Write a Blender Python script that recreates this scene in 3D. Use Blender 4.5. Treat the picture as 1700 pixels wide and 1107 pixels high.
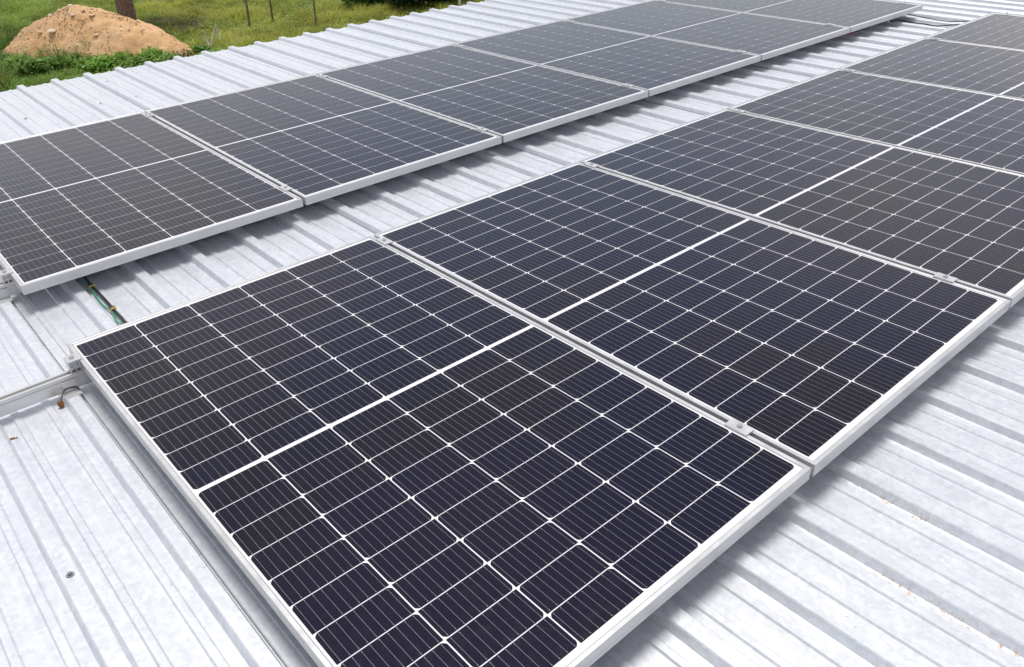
import bpy, math, random
import numpy as np
from mathutils import Matrix, Vector

random.seed(7)
rng = np.random.default_rng(7)
scene = bpy.context.scene
for o in list(bpy.data.objects):
    bpy.data.objects.remove(o, do_unlink=True)

# ------------------------------------------------------------------ frame of the roof
TILT = math.radians(3.5)
ROOF_Z = 2.95
M = Matrix.Translation((0, 0, ROOF_Z)) @ Matrix.Rotation(-TILT, 4, 'X')   # roof frame -> world


def bend(v):
    """the far part of the roof bends up a little"""
    return 0.0106 * max(0.0, -v - 0.15)


# ------------------------------------------------------------------ camera
cam_d = bpy.data.cameras.new('camera')
cam = bpy.data.objects.new('camera', cam_d)
scene.collection.objects.link(cam)
scene.camera = cam
cam_d.sensor_width = 36.0
cam_d.lens = 36.0 * 1346.27 / 1700.0
cam_d.clip_start = 0.02
cam_d.clip_end = 2000
Rc = np.array([[0.74976344, -0.66047769, -0.04029899],
               [-0.36932973, -0.3671694, -0.8536874],
               [0.54904493, 0.65494722, -0.51922424]])
Cl = Matrix(((Rc[0][0], -Rc[1][0], -Rc[2][0], -0.32686696),
             (Rc[0][1], -Rc[1][1], -Rc[2][1], -2.35200408),
             (Rc[0][2], -Rc[1][2], -Rc[2][2], 1.19276672),
             (0, 0, 0, 1)))
cam.matrix_world = M @ Cl

# ------------------------------------------------------------------ light and exposure
to_sun = (M.to_3x3() @ Vector((0.14, 0.19, 1.0))).normalized()
sun_el = math.asin(to_sun.z)
sun_az = math.atan2(to_sun.x, to_sun.y)
world = bpy.data.worlds.new('World')
scene.world = world
world.use_nodes = True
wn = world.node_tree
wn.nodes.clear()
w_out = wn.nodes.new('ShaderNodeOutputWorld')
w_bg = wn.nodes.new('ShaderNodeBackground')
w_sky = wn.nodes.new('ShaderNodeTexSky')
w_sky.sky_type = 'NISHITA'
w_sky.sun_disc = False
w_sky.sun_elevation = sun_el
w_sky.sun_rotation = sun_az
w_sky.air_density = 1.0
w_sky.dust_density = 3.0
w_sky.ozone_density = 1.0
w_bg.inputs['Strength'].default_value = 0.105
# thin broken cloud over the blue
w_tc = wn.nodes.new('ShaderNodeTexCoord')
w_mp = wn.nodes.new('ShaderNodeMapping')
w_mp.inputs['Scale'].default_value = (1.0, 1.0, 2.6)
w_no = wn.nodes.new('ShaderNodeTexNoise')
w_no.inputs['Scale'].default_value = 2.2
w_no.inputs['Detail'].default_value = 6
w_no.inputs['Roughness'].default_value = 0.55
w_mr = wn.nodes.new('ShaderNodeMapRange')
w_mr.interpolation_type = 'SMOOTHSTEP'
w_mr.inputs[1].default_value = 0.36
w_mr.inputs[2].default_value = 0.66
w_mr.inputs[3].default_value = 0.25
w_mr.inputs[4].default_value = 0.95
w_mx = wn.nodes.new('ShaderNodeMix')
w_mx.data_type = 'RGBA'
w_mx.inputs[7].default_value = (6.55, 6.2, 6.15, 1)
wn.links.new(w_tc.outputs['Generated'], w_mp.inputs['Vector'])
wn.links.new(w_mp.outputs[0], w_no.inputs['Vector'])
wn.links.new(w_no.outputs['Fac'], w_mr.inputs[0])
wn.links.new(w_mr.outputs[0], w_mx.inputs[0])
wn.links.new(w_sky.outputs[0], w_mx.inputs[6])
# haze: the whole sky grows brighter towards the horizon
w_sx = wn.nodes.new('ShaderNodeSeparateXYZ')
w_hz = wn.nodes.new('ShaderNodeMapRange')
w_hz.inputs[1].default_value = 0.0
w_hz.inputs[2].default_value = 1.0
w_hz.inputs[3].default_value = 1.0
w_hz.inputs[4].default_value = 0.0
w_pw = wn.nodes.new('ShaderNodeMath')
w_pw.operation = 'POWER'
w_pw.inputs[1].default_value = 2.5
w_ma = wn.nodes.new('ShaderNodeMath')
w_ma.operation = 'MULTIPLY_ADD'
w_ma.inputs[1].default_value = 0.85
w_ma.inputs[2].default_value = 0.85
w_vs = wn.nodes.new('ShaderNodeVectorMath')
w_vs.operation = 'SCALE'
wn.links.new(w_tc.outputs['Generated'], w_sx.inputs[0])
wn.links.new(w_sx.outputs[2], w_hz.inputs[0])
wn.links.new(w_hz.outputs[0], w_pw.inputs[0])
wn.links.new(w_pw.outputs[0], w_ma.inputs[0])
wn.links.new(w_mx.outputs[2], w_vs.inputs[0])
wn.links.new(w_ma.outputs[0], w_vs.inputs['Scale'])
wn.links.new(w_vs.outputs[0], w_bg.inputs['Color'])
wn.links.new(w_bg.outputs[0], w_out.inputs['Surface'])
sun_d = bpy.data.lights.new('sun', 'SUN')
sun_d.energy = 2.35
sun_d.angle = math.radians(19)
sun_d.color = (1.0, 0.965, 0.92)
sun = bpy.data.objects.new('sun', sun_d)
sun.rotation_euler = to_sun.to_track_quat('Z', 'Y').to_euler()
scene.collection.objects.link(sun)
scene.view_settings.view_transform = 'Standard'
scene.view_settings.look = 'None'
scene.view_settings.gamma = 1
scene.view_settings.use_curve_mapping = False
scene.view_settings.exposure = 0.18

# ------------------------------------------------------------------ helpers
COL = scene.collection


def mesh_np(name, V, F, mats=None, mi=None, smooth=False, col=None):
    """V (n,3); F list of index tuples, or an (m,k) array of equal faces"""
    me = bpy.data.meshes.new(name)
    V = np.asarray(V, dtype=np.float32)
    if isinstance(F, np.ndarray):
        m, k = F.shape
        me.vertices.add(len(V))
        me.vertices.foreach_set('co', V.ravel())
        me.loops.add(m * k)
        me.loops.foreach_set('vertex_index', F.astype(np.int32).ravel())
        me.polygons.add(m)
        me.polygons.foreach_set('loop_start', np.arange(0, m * k, k, dtype=np.int32))
        me.update(calc_edges=True)
    else:
        me.from_pydata([tuple(map(float, v)) for v in V], [], F)
    for mt in (mats or []):
        me.materials.append(mt)
    if mi is not None:
        me.polygons.foreach_set('material_index', np.asarray(mi, dtype=np.int32))
    if smooth:
        me.polygons.foreach_set('use_smooth', np.ones(len(me.polygons), dtype=bool))
    if col is not None:
        at = me.color_attributes.new('tint', 'FLOAT_COLOR', 'POINT')
        c4 = np.ones((len(V), 4), dtype=np.float32)
        c4[:, :3] = col
        at.data.foreach_set('color', c4.ravel())
    me.update()
    return me


class MB:
    """collects simple solids into one mesh"""

    def __init__(s):
        s.V = []
        s.F = []

    def add(s, V, F):
        b = len(s.V)
        s.V += [tuple(v) for v in V]
        s.F += [tuple(b + i for i in f) for f in F]
        return s

    def box(s, x0, x1, y0, y1, z0, z1):
        V = [(x0, y0, z0), (x1, y0, z0), (x1, y1, z0), (x0, y1, z0),
             (x0, y0, z1), (x1, y0, z1), (x1, y1, z1), (x0, y1, z1)]
        return s.add(V, [(0, 3, 2, 1), (4, 5, 6, 7), (0, 1, 5, 4), (1, 2, 6, 5), (2, 3, 7, 6), (3, 0, 4, 7)])

    def prism(s, poly, z0, z1, bev=0.0):
        n = len(poly)
        V = [(x, y, z0) for x, y in poly]
        cx = sum(p[0] for p in poly) / n
        cy = sum(p[1] for p in poly) / n
        F = [tuple(reversed(range(n)))]
        if bev:
            V += [(x, y, z1 - bev) for x, y in poly]
            V += [(x - (x - cx) / max(1e-6, math.hypot(x - cx, y - cy)) * bev,
                   y - (y - cy) / max(1e-6, math.hypot(x - cx, y - cy)) * bev, z1) for x, y in poly]
            for r in range(2):
                F += [(r * n + i, r * n + (i + 1) % n, (r + 1) * n + (i + 1) % n, (r + 1) * n + i) for i in range(n)]
            F.append(tuple(2 * n + i for i in range(n)))
        else:
            V += [(x, y, z1) for x, y in poly]
            F += [(i, (i + 1) % n, n + (i + 1) % n, n + i) for i in range(n)]
            F.append(tuple(n + i for i in range(n)))
        return s.add(V, F)

    def cyl(s, cx, cy, r, z0, z1, n=10, bev=0.0, ph=0.0):
        return s.prism([(cx + r * math.cos(2 * math.pi * i / n + ph), cy + r * math.sin(2 * math.pi * i / n + ph))
                        for i in range(n)], z0, z1, bev)

    def tube(s, pts, rad, n=8):
        pts = [Vector(p) for p in pts]
        rads = rad if isinstance(rad, (list, tuple)) else [rad] * len(pts)
        V = []
        up = Vector((0.13, 0.21, 1)).normalized()
        for i, p in enumerate(pts):
            d = (pts[min(i + 1, len(pts) - 1)] - pts[max(i - 1, 0)]).normalized()
            a = d.cross(up)
            if a.length < 1e-3:
                a = d.cross(Vector((1, 0, 0)))
            a.normalize()
            b = d.cross(a)
            for k in range(n):
                t = 2 * math.pi * k / n
                V.append(p + (a * math.cos(t) + b * math.sin(t)) * rads[i])
        F = []
        for i in range(len(pts) - 1):
            for k in range(n):
                F.append((i * n + k, i * n + (k + 1) % n, (i + 1) * n + (k + 1) % n, (i + 1) * n + k))
        F.append(tuple(range(n)))
        F.append(tuple(reversed([(len(pts) - 1) * n + k for k in range(n)])))
        return s.add(V, F)

    def mesh(s, name, mat, smooth=False):
        me = mesh_np(name, s.V, s.F, [mat])
        if smooth:
            for p in me.polygons:
                p.use_smooth = True
        return me


def link(name, me, parent=None, loc=None, mw=None, label=None):
    o = bpy.data.objects.new(name, me)
    COL.objects.link(o)
    if parent is not None:
        o.parent = parent
    if loc is not None:
        o.location = loc
    if mw is not None:
        o.matrix_world = mw
    if label:
        o['label'] = label
    return o


def tag(o, label, cat=None, group=None, kind=None):
    o['label'] = label
    if cat:
        o['category'] = cat
    if group:
        o['group'] = group
    if kind:
        o['kind'] = kind
    return o


def spline(P, n=8):
    P = [Vector(p) for p in P]
    Q = [P[0] * 2 - P[1]] + P + [P[-1] * 2 - P[-2]]
    out = []
    for i in range(1, len(Q) - 2):
        for k in range(n):
            t = k / n
            a, b, c, d = Q[i - 1], Q[i], Q[i + 1], Q[i + 2]
            out.append(0.5 * ((2 * b) + (c - a) * t + (2 * a - 5 * b + 4 * c - d) * t * t + (3 * b - a - 3 * c + d) * t ** 3))
    out.append(P[-1])
    return out


# ------------------------------------------------------------------ materials
class NT:
    def __init__(s, name):
        s.m = bpy.data.materials.new(name)
        s.m.use_nodes = True
        s.t = s.m.node_tree
        s.b = s.t.nodes['Principled BSDF']

    def n(s, typ, **kw):
        nd = s.t.nodes.new(typ)
        for k, v in kw.items():
            setattr(nd, k, v)
        return nd

    def l(s, a, b):
        s.t.links.new(a, b)

    def val(s, x):
        return x

    def put(s, sock, x):
        if hasattr(x, 'is_output'):
            s.l(x, sock)
        else:
            sock.default_value = x

    def math(s, op, a, b=0.0, c=None, clamp=False):
        nd = s.n('ShaderNodeMath', operation=op, use_clamp=clamp)
        s.put(nd.inputs[0], a)
        s.put(nd.inputs[1], b)
        if c is not None:
            s.put(nd.inputs[2], c)
        return nd.outputs[0]

    def mix(s, f, a, b):
        nd = s.n('ShaderNodeMix', data_type='RGBA')
        s.put(nd.inputs[0], f)
        s.put(nd.inputs[6], a if hasattr(a, 'is_output') else (*a, 1))
        s.put(nd.inputs[7], b if hasattr(b, 'is_output') else (*b, 1))
        return nd.outputs[2]

    def noise(s, vec, scale, detail=4, rough=0.55):
        nd = s.n('ShaderNodeTexNoise')
        if vec is not None:
            s.l(vec, nd.inputs['Vector'])
        nd.inputs['Scale'].default_value = scale
        nd.inputs['Detail'].default_value = detail
        nd.inputs['Roughness'].default_value = rough
        return nd.outputs['Fac']

    def ramp(s, f, p0, p1, v0=0.0, v1=1.0):
        nd = s.n('ShaderNodeMapRange', interpolation_type='SMOOTHSTEP')
        s.put(nd.inputs[0], f)
        nd.inputs[1].default_value = p0
        nd.inputs[2].default_value = p1
        nd.inputs[3].default_value = v0
        nd.inputs[4].default_value = v1
        return nd.outputs[0]

    def map(s, vec, sc=(1, 1, 1)):
        nd = s.n('ShaderNodeMapping')
        nd.inputs['Scale'].default_value = sc
        s.l(vec, nd.inputs['Vector'])
        return nd.outputs[0]

    def obj(s):
        return s.n('ShaderNodeTexCoord').outputs['Object']

    def bump(s, h, strength, dist):
        nd = s.n('ShaderNodeBump')
        nd.inputs['Strength'].default_value = strength
        nd.inputs['Distance'].default_value = dist
        s.put(nd.inputs['Height'], h)
        s.l(nd.outputs[0], s.b.inputs['Normal'])

    def set(s, **kw):
        for k, v in kw.items():
            s.put(s.b.inputs[k.replace('_', ' ')], v if not isinstance(v, tuple) else (*v, 1))
        return s


def simple(name, col, rough=0.5, metal=0.0, var=0.0, scale=20.0, **kw):
    t = NT(name)
    t.set(Roughness=rough, Metallic=metal, **kw)
    if var:
        f = t.noise(t.obj(), scale)
        c = t.mix(t.ramp(f, 0.3, 0.7), tuple(x * (1 - var) for x in col), tuple(min(1, x * (1 + var)) for x in col))
        t.l(c, t.b.inputs['Base Color'])
    else:
        t.set(Base_Color=col)
    return t.m


RIB = 0.2085          # pitch of the roof ribs
RIB0 = -0.275


def mat_roof():
    t = NT('galvanised_sheet')
    v = t.obj()
    big = t.noise(t.map(v, (1.0, 0.45, 1)), 3.0, 5, 0.6)
    mid = t.noise(t.map(v, (1.0, 0.7, 1)), 26.0, 6, 0.7)
    vor = t.n('ShaderNodeTexVoronoi')
    vor.inputs['Scale'].default_value = 90
    t.l(v, vor.inputs['Vector'])
    sp = t.n('ShaderNodeSeparateColor')
    t.l(vor.outputs['Color'], sp.inputs[0])
    spang = sp.outputs[0]
    fine = t.noise(v, 420.0, 3, 0.7)
    streak = t.noise(t.map(v, (60, 1.3, 1)), 1.0, 4, 0.6)
    # oxide bloom over bright zinc
    a = t.math('MULTIPLY_ADD', big, 0.15, t.math('MULTIPLY', mid, 0.85))
    ox = t.ramp(a, 0.40, 0.62)
    c = t.mix(ox, (0.655, 0.692, 0.745), (0.695, 0.724, 0.765))
    sg = t.math('MULTIPLY_ADD', spang, 0.13, 0.935)
    sg2 = t.math('MULTIPLY', sg, t.math('MULTIPLY_ADD', fine, 0.22, 0.89))
    sg3 = t.math('MULTIPLY', sg2, t.ramp(streak, 0.25, 0.75, 0.925, 1.03))
    vm = t.n('ShaderNodeVectorMath', operation='SCALE')
    t.l(c, vm.inputs[0])
    t.l(sg3, vm.inputs['Scale'])
    c = vm.outputs[0]
    # weathered, greyer and mottled towards the upper end of the slope
    xyz0 = t.n('ShaderNodeSeparateXYZ')
    t.l(v, xyz0.inputs[0])
    old = t.math('MULTIPLY', t.ramp(xyz0.outputs[1], -0.9, -1.9), t.ramp(xyz0.outputs[0], -0.2, 0.8))
    mo = t.noise(t.map(v, (1.0, 0.55, 1)), 120.0, 5, 0.8)
    mo2 = t.noise(t.map(v, (1.0, 0.35, 1)), 30.0, 5, 0.7)
    mm = t.math('MULTIPLY', t.ramp(mo, 0.40, 0.60), t.ramp(mo2, 0.3, 0.65))
    c = t.mix(t.math('MULTIPLY', t.math('MULTIPLY', mm, 0.55), t.math('MULTIPLY_ADD', old, 0.75, 0.08)), c, (0.52, 0.53, 0.53))
    # rust specks along the foot of the ribs, more of them at the camera's end of the roof
    xyz = t.n('ShaderNodeSeparateXYZ')
    t.l(v, xyz.inputs[0])
    u = xyz.outputs[0]
    fr = t.math('FRACT', t.math('DIVIDE', t.math('SUBTRACT', u, RIB0 - 0.042), RIB))
    near = t.ramp(t.math('ABSOLUTE', t.math('SUBTRACT', fr, 0.052)), 0.0, 0.055, 1.0, 0.0)
    rn = t.noise(v, 95.0, 5, 0.75)
    patch = t.ramp(t.noise(t.map(v, (1, 0.5, 1)), 5.0, 2), 0.50, 0.62)
    end = t.ramp(xyz.outputs[1], -1.2, -1.9)
    rust = t.math('MULTIPLY', t.math('MULTIPLY', near, patch), t.math('MULTIPLY', end, t.ramp(rn, 0.52, 0.62)), clamp=True)
    spk = t.math('MULTIPLY', t.ramp(t.noise(v, 60.0, 3, 0.6), 0.72, 0.76), 0.6)
    c = t.mix(spk, c, (0.30, 0.26, 0.22))
    c = t.mix(rust, c, (0.42, 0.24, 0.10))
    t.l(c, t.b.inputs['Base Color'])
    t.set(Metallic=t.ramp(a, 0.38, 0.62, 0.34, 0.30), Roughness=t.ramp(a, 0.35, 0.65, 0.40, 0.44))
    h = t.math('MULTIPLY_ADD', t.noise(t.map(v, (1, 0.3, 1)), 9.0, 3), 1.0, t.math('MULTIPLY', fine, 0.04))
    t.bump(h, 0.15, 0.004)
    return t.m


def mat_alu():
    t = NT('anodised_aluminium')
    v = t.obj()
    f = t.noise(t.map(v, (1, 1, 4)), 14.0, 4)
    t.l(t.mix(t.ramp(f, 0.3, 0.7), (0.60, 0.61, 0.615), (0.67, 0.68, 0.685)), t.b.inputs['Base Color'])
    t.set(Metallic=0.5, Roughness=t.ramp(f, 0.3, 0.7, 0.30, 0.42))
    return t.m


def mat_rail():
    t = NT('rail_aluminium')
    v = t.obj()
    f = t.noise(t.map(v, (0.6, 1, 3)), 9.0, 5)
    c = t.mix(t.ramp(f, 0.3, 0.7), (0.62, 0.63, 0.63), (0.74, 0.745, 0.74))
    d = t.ramp(t.noise(t.map(v, (0.7, 2, 2)), 7.0, 4), 0.56, 0.68)
    c = t.mix(t.math('MULTIPLY', d, 0.35), c, (0.62, 0.42, 0.26))
    t.l(c, t.b.inputs['Base Color'])
    t.set(Metallic=0.5, Roughness=0.33)
    return t.m


def mat_cell():
    t = NT('silicon_cell')
    v = t.obj()
    xyz = t.n('ShaderNodeSeparateXYZ')
    t.l(v, xyz.inputs[0])
    x, y = xyz.outputs[0], xyz.outputs[1]
    info = t.n('ShaderNodeObjectInfo')
    geo = t.n('ShaderNodeNewGeometry')
    cloud = t.noise(geo.outputs['Position'], 1.6, 3, 0.5)
    r = t.math('MULTIPLY_ADD', info.outputs['Random'], 0.30, t.math('MULTIPLY', t.ramp(cloud, 0.3, 0.7), 0.70))
    base = t.mix(t.ramp(r, 0.25, 0.95), (0.0019, 0.0019, 0.0155), (0.0052, 0.0035, 0.0085))
    mott = t.noise(v, 160.0, 3, 0.7)
    base = t.mix(t.math('MULTIPLY', t.ramp(mott, 0.5, 0.75), 0.012), base, (0.2, 0.2, 0.24))
    # nine busbars along the cell, each ending in a solder point
    d = t.math('PINGPONG', t.math('ADD', t.math('MULTIPLY', x, 9.0 / 0.1655), 0.0), 0.5)   # 0 at the centre of a bar
    w = t.math('LESS_THAN', d, 0.5 * 0.0006 * 9 / 0.1655)
    pad = t.math('MULTIPLY', t.math('LESS_THAN', d, 0.5 * 0.0013 * 9 / 0.1655),
                 t.math('LESS_THAN', t.math('ABSOLUTE', t.math('SUBTRACT', t.math('ABSOLUTE', y), 0.0372)), 0.0012))
    inr = t.math('LESS_THAN', t.math('ABSOLUTE', y), 0.0392)
    bar = t.math('MAXIMUM', t.math('MULTIPLY', w, inr), pad)
    c = t.mix(t.math('MULTIPLY', bar, 0.8), base, (0.32, 0.32, 0.35))
    t.l(c, t.b.inputs['Base Color'])
    t.set(Roughness=0.45, Metallic=t.math('MULTIPLY', bar, 0.3))
    t.b.inputs['Specular IOR Level'].default_value = 0.0
    t.b.inputs['Coat Weight'].default_value = 1.0
    t.b.inputs['Coat IOR'].default_value = 1.40
    dust = t.noise(geo.outputs['Position'], 45.0, 5, 0.7)
    t.l(t.ramp(dust, 0.3, 0.8, 0.10, 0.26), t.b.inputs['Coat Roughness'])
    return t.m


def mat_back():
    t = NT('white_backsheet')
    t.set(Base_Color=(0.78, 0.78, 0.81), Roughness=0.5)
    t.b.inputs['Coat Weight'].default_value = 1.0
    t.b.inputs['Coat IOR'].default_value = 1.45
    t.b.inputs['Coat Roughness'].default_value = 0.15
    return t.m


def mat_tint(name, rough=0.55, sss=0.0, transl=False):
    t = NT(name)
    a = t.n('ShaderNodeAttribute', attribute_name='tint')
    t.l(a.outputs['Color'], t.b.inputs['Base Color'])
    t.set(Roughness=rough)
    t.b.inputs['Specular IOR Level'].default_value = 0.35
    if transl:
        out = [n for n in t.t.nodes if n.type == 'OUTPUT_MATERIAL'][0]
        tr = t.n('ShaderNodeBsdfTranslucent')
        hs = t.n('ShaderNodeHueSaturation')
        hs.inputs['Value'].default_value = 1.3
        t.l(a.outputs['Color'], hs.inputs['Color'])
        t.l(hs.outputs[0], tr.inputs['Color'])
        ms = t.n('ShaderNodeMixShader')
        ms.inputs[0].default_value = 0.42
        t.l(t.b.outputs[0], ms.inputs[1])
        t.l(tr.outputs[0], ms.inputs[2])
        t.l(ms.outputs[0], out.inputs['Surface'])
    return t.m


def mat_ground():
    t = NT('grassy_soil')
    v = t.obj()
    a = t.noise(v, 1.3, 5, 0.6)
    b = t.noise(v, 14.0, 6, 0.7)
    c = t.mix(t.ramp(a, 0.4, 0.62), (0.12, 0.17, 0.035), (0.20, 0.23, 0.05))
    c = t.mix(t.ramp(b, 0.5, 0.66), c, (0.06, 0.08, 0.022))
    t.l(c, t.b.inputs['Base Color'])
    t.set(Roughness=0.9)
    t.bump(b, 0.8, 0.06)
    return t.m


def mat_sand():
    t = NT('orange_earth')
    v = t.obj()
    a = t.noise(v, 2.2, 5, 0.6)
    b = t.noise(v, 24.0, 6, 0.75)
    c = t.mix(t.ramp(a, 0.38, 0.64), (0.70, 0.42, 0.20), (0.80, 0.53, 0.29))
    c = t.mix(t.math('MULTIPLY', t.ramp(b, 0.5, 0.7), 0.6), c, (0.84, 0.58, 0.35))
    c = t.mix(t.math('MULTIPLY', t.ramp(t.noise(v, 17.0, 4, 0.7), 0.58, 0.70), 0.4), c, (0.36, 0.20, 0.10))
    t.l(c, t.b.inputs['Base Color'])
    t.set(Roughness=0.95)
    t.bump(b, 0.9, 0.03)
    return t.m


ROOF = mat_roof()
ALU = mat_alu()
RAIL = mat_rail()
CELL = mat_cell()
BACK = mat_back()
GROUND = mat_ground()
SAND = mat_sand()
GRASS = mat_tint('grass_blades', 0.5, transl=True)
LEAF = mat_tint('leaves', 0.42, transl=True)
STONE = simple('pale_stone', (0.70, 0.60, 0.47), 0.85, 0, 0.2, 30)
BARK = simple('reddish_bark', (0.21, 0.14, 0.10), 0.9, 0, 0.45, 22)
STEM = simple('green_stem', (0.10, 0.11, 0.04), 0.7, 0, 0.3, 20)
WOOD = simple('weathered_wood', (0.20, 0.15, 0.105), 0.85, 0, 0.35, 30)
PALEWOOD = simple('bleached_wood', (0.72, 0.69, 0.62), 0.8, 0, 0.2, 30)
WHITEPOST = simple('white_paint', (0.75, 0.75, 0.72), 0.6, 0, 0.08, 10)
CONCRETE = simple('grey_render', (0.42, 0.41, 0.39), 0.9, 0, 0.12, 5)
STEEL = simple('galvanised_steel', (0.45, 0.46, 0.47), 0.4, 0.7, 0.1, 30)
SCREWM = simple('screw_steel', (0.30, 0.31, 0.33), 0.4, 0.6)
BOLT = simple('stainless_bolt', (0.62, 0.62, 0.62), 0.3, 0.85)
BLACKM = simple('black_insulation', (0.018, 0.018, 0.02), 0.4)
GREENM = simple('green_insulation', (0.02, 0.30, 0.17), 0.4)
YELLOWM = simple('yellow_tie', (0.75, 0.50, 0.14), 0.45)
REDM = simple('red_insulation', (0.45, 0.04, 0.03), 0.45)
RUSTM = simple('rust_brown', (0.24, 0.11, 0.04), 0.85, 0, 0.4, 200)
DARKIN = simple('dark_recess', (0.05, 0.05, 0.055), 0.6, 0.3)

# ------------------------------------------------------------------ ground
g = mesh_np('ground', [(-250, -250, 0), (250, -250, 0), (250, 250, 0), (-250, 250, 0)], [(0, 1, 2, 3)], [GROUND])
tag(link('ground', g), 'green grassy ground beyond the roof edge', kind='structure')

# ------------------------------------------------------------------ the building and its ribbed roof
FLAT = -0.100
HR = 0.021
V0, V1 = -3.82, 4.3
shed = bpy.data.objects.new('metal_roofed_building', None)
COL.objects.link(shed)
tag(shed, 'low building under a shiny galvanised roof of ribbed metal sheets', 'building')
VS = [V0 + 0.0, -3.4, -3.0, -2.6, -2.2, -1.8, -1.4, -1.0, -0.6, -0.3, -0.15, 0.5, 1.2, 2.0, 3.0, V1]


def rib_pts(c, dz=0.0, w=0.0):
    return [(c - 0.0275 + w, 0.0), (c - 0.0195 + w, HR - 0.0025 + dz), (c - 0.0165 + w, HR + dz),
            (c + 0.0165 - w, HR + dz), (c + 0.0195 - w, HR - 0.0025 + dz), (c + 0.0275 - w, 0.0)]


def minor_pts(m):
    return [(m - 0.0115, 0.0), (m - 0.0075, 0.0040), (m + 0.0075, 0.0040), (m + 0.0115, 0.0)]


def make_sheet(c0, n, left, right):
    """a sheet from the rib at c0 over n pitches; left/right: over, under"""
    P = []
    if left == 'over':       # laps over the neighbour's rib, its edge stops short of the pan
        P += [(c0 - 0.0268, 0.0028), (c0 - 0.0195, HR - 0.0025), (c0 - 0.0165, HR), (c0 + 0.0165, HR),
              (c0 + 0.0195, HR - 0.0025), (c0 + 0.0275, 0.0)]
    else:                    # lies under the neighbour's rib
        P += [(c0 + 0.008, -0.007), (c0 + 0.0230, -0.006), (c0 + 0.0250, 0.0008), (c0 + 0.028, 0.0)]
    for k in range(n):
        c = c0 + k * RIB
        P += minor_pts(c + 0.065) + minor_pts(c + 0.144)
        if k < n - 1:
            P += rib_pts(c + RIB)
    ce = c0 + n * RIB
    if right == 'over':
        P += [(ce - 0.0275, 0.0), (ce - 0.0195, HR - 0.0025), (ce - 0.0165, HR), (ce + 0.0125, HR), (ce + 0.0160, HR - 0.004)]
    else:
        P += [(ce - 0.0240, 0.0), (ce - 0.0172, HR - 0.004), (ce + 0.0130, HR - 0.004), (ce + 0.022, -0.001)]
    V, F = [], []
    jit = random.uniform(-0.008, 0.008)
    for v in VS:
        vv = v + (jit if v == V0 else 0)
        for q, (u, z) in enumerate(P):
            if q == 0 and left == 'over' and v > 1.0:
                z, u = 0.0006, u - 0.0006      # the lap closes tightly here
            V.append((u, -vv, FLAT + z + bend(v)))
    n_ = len(P)
    for i in range(len(VS) - 1):
        for k in range(n_ - 1):
            F.append((i * n_ + k + 1, i * n_ + k, (i + 1) * n_ + k, (i + 1) * n_ + k + 1))
    me = mesh_np('roof_sheet', V, F, [ROOF])
    return link('roof_sheet', me, shed)


shed.matrix_world = M
sheets = []
c = RIB0 + RIB          # -0.0665: lap with a dark slot on its right side
sheets.append((c, 6, make_sheet(c, 6, 'under', 'under')))
x = c + 6 * RIB
while x < 13:
    sheets.append((x, 5, make_sheet(x, 5, 'over', 'under')))
    x += 5 * RIB
x = c - 5 * RIB
first = True
while x > -4.5:
    sheets.append((x, 5, make_sheet(x, 5, 'over', 'over' if first else 'under')))
    first = False
    x -= 5 * RIB

# screws with their washers: parts of the sheets they sit on
sc = MB()
sc.cyl(0, 0, 0.0085, 0, 0.0022, 12, 0.0006)
sc.cyl(0, 0, 0.0045, 0.0022, 0.0075, 6, 0.0008)
SCREW = sc.mesh('screw', SCREWM)


def screw(u, v, z=None):
    s = [t for t in sheets if t[0] <= u < t[0] + t[1] * RIB]
    if not s:
        return
    fr = ((u - RIB0) / RIB) % 1.0
    d = min(fr, 1 - fr) * RIB
    zz = HR if d < 0.014 else 0.0
    o = link('screw', SCREW, s[0][2], (u, -v, FLAT + zz + bend(v)))
    o.rotation_euler.z = random.uniform(0, 3)


def near_rib(u, off=0.038):
    k = round((u - off - RIB0) / RIB)
    return RIB0 + k * RIB + off


for u, v in ((0.565, -3.03), (0.99, -3.02), (1.2, -3.006), (1.60, -2.98), (2.025, -2.958), (2.232, -2.968), (2.663, -2.971),
             (3.096, -2.987), (3.293, -2.973), (3.715, -2.965), (4.157, -2.985), (4.358, -2.976), (4.79, -2.98),
             (5.21, -2.99), (5.63, -2.98), (6.05, -3.0), (6.46, -2.98), (6.9, -2.97), (7.3, -3.0), (1.281, -3.536),
             (2.258, -3.77), (2.449, -3.735), (2.665, -3.745), (2.889, -3.75), (3.342, -3.77), (3.523, -3.749),
             (3.95, -3.76), (4.36, -3.75)):
    screw(near_rib(u), v)
screw(-0.275, 0.82)
for u, v in ((4.67, -0.50), (4.88, -0.49), (5.92, -0.5), (7.0, -0.32), (7.42, -0.3), (6.75, -1.2), (7.2, -1.22)):
    screw(near_rib(u), v)

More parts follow.
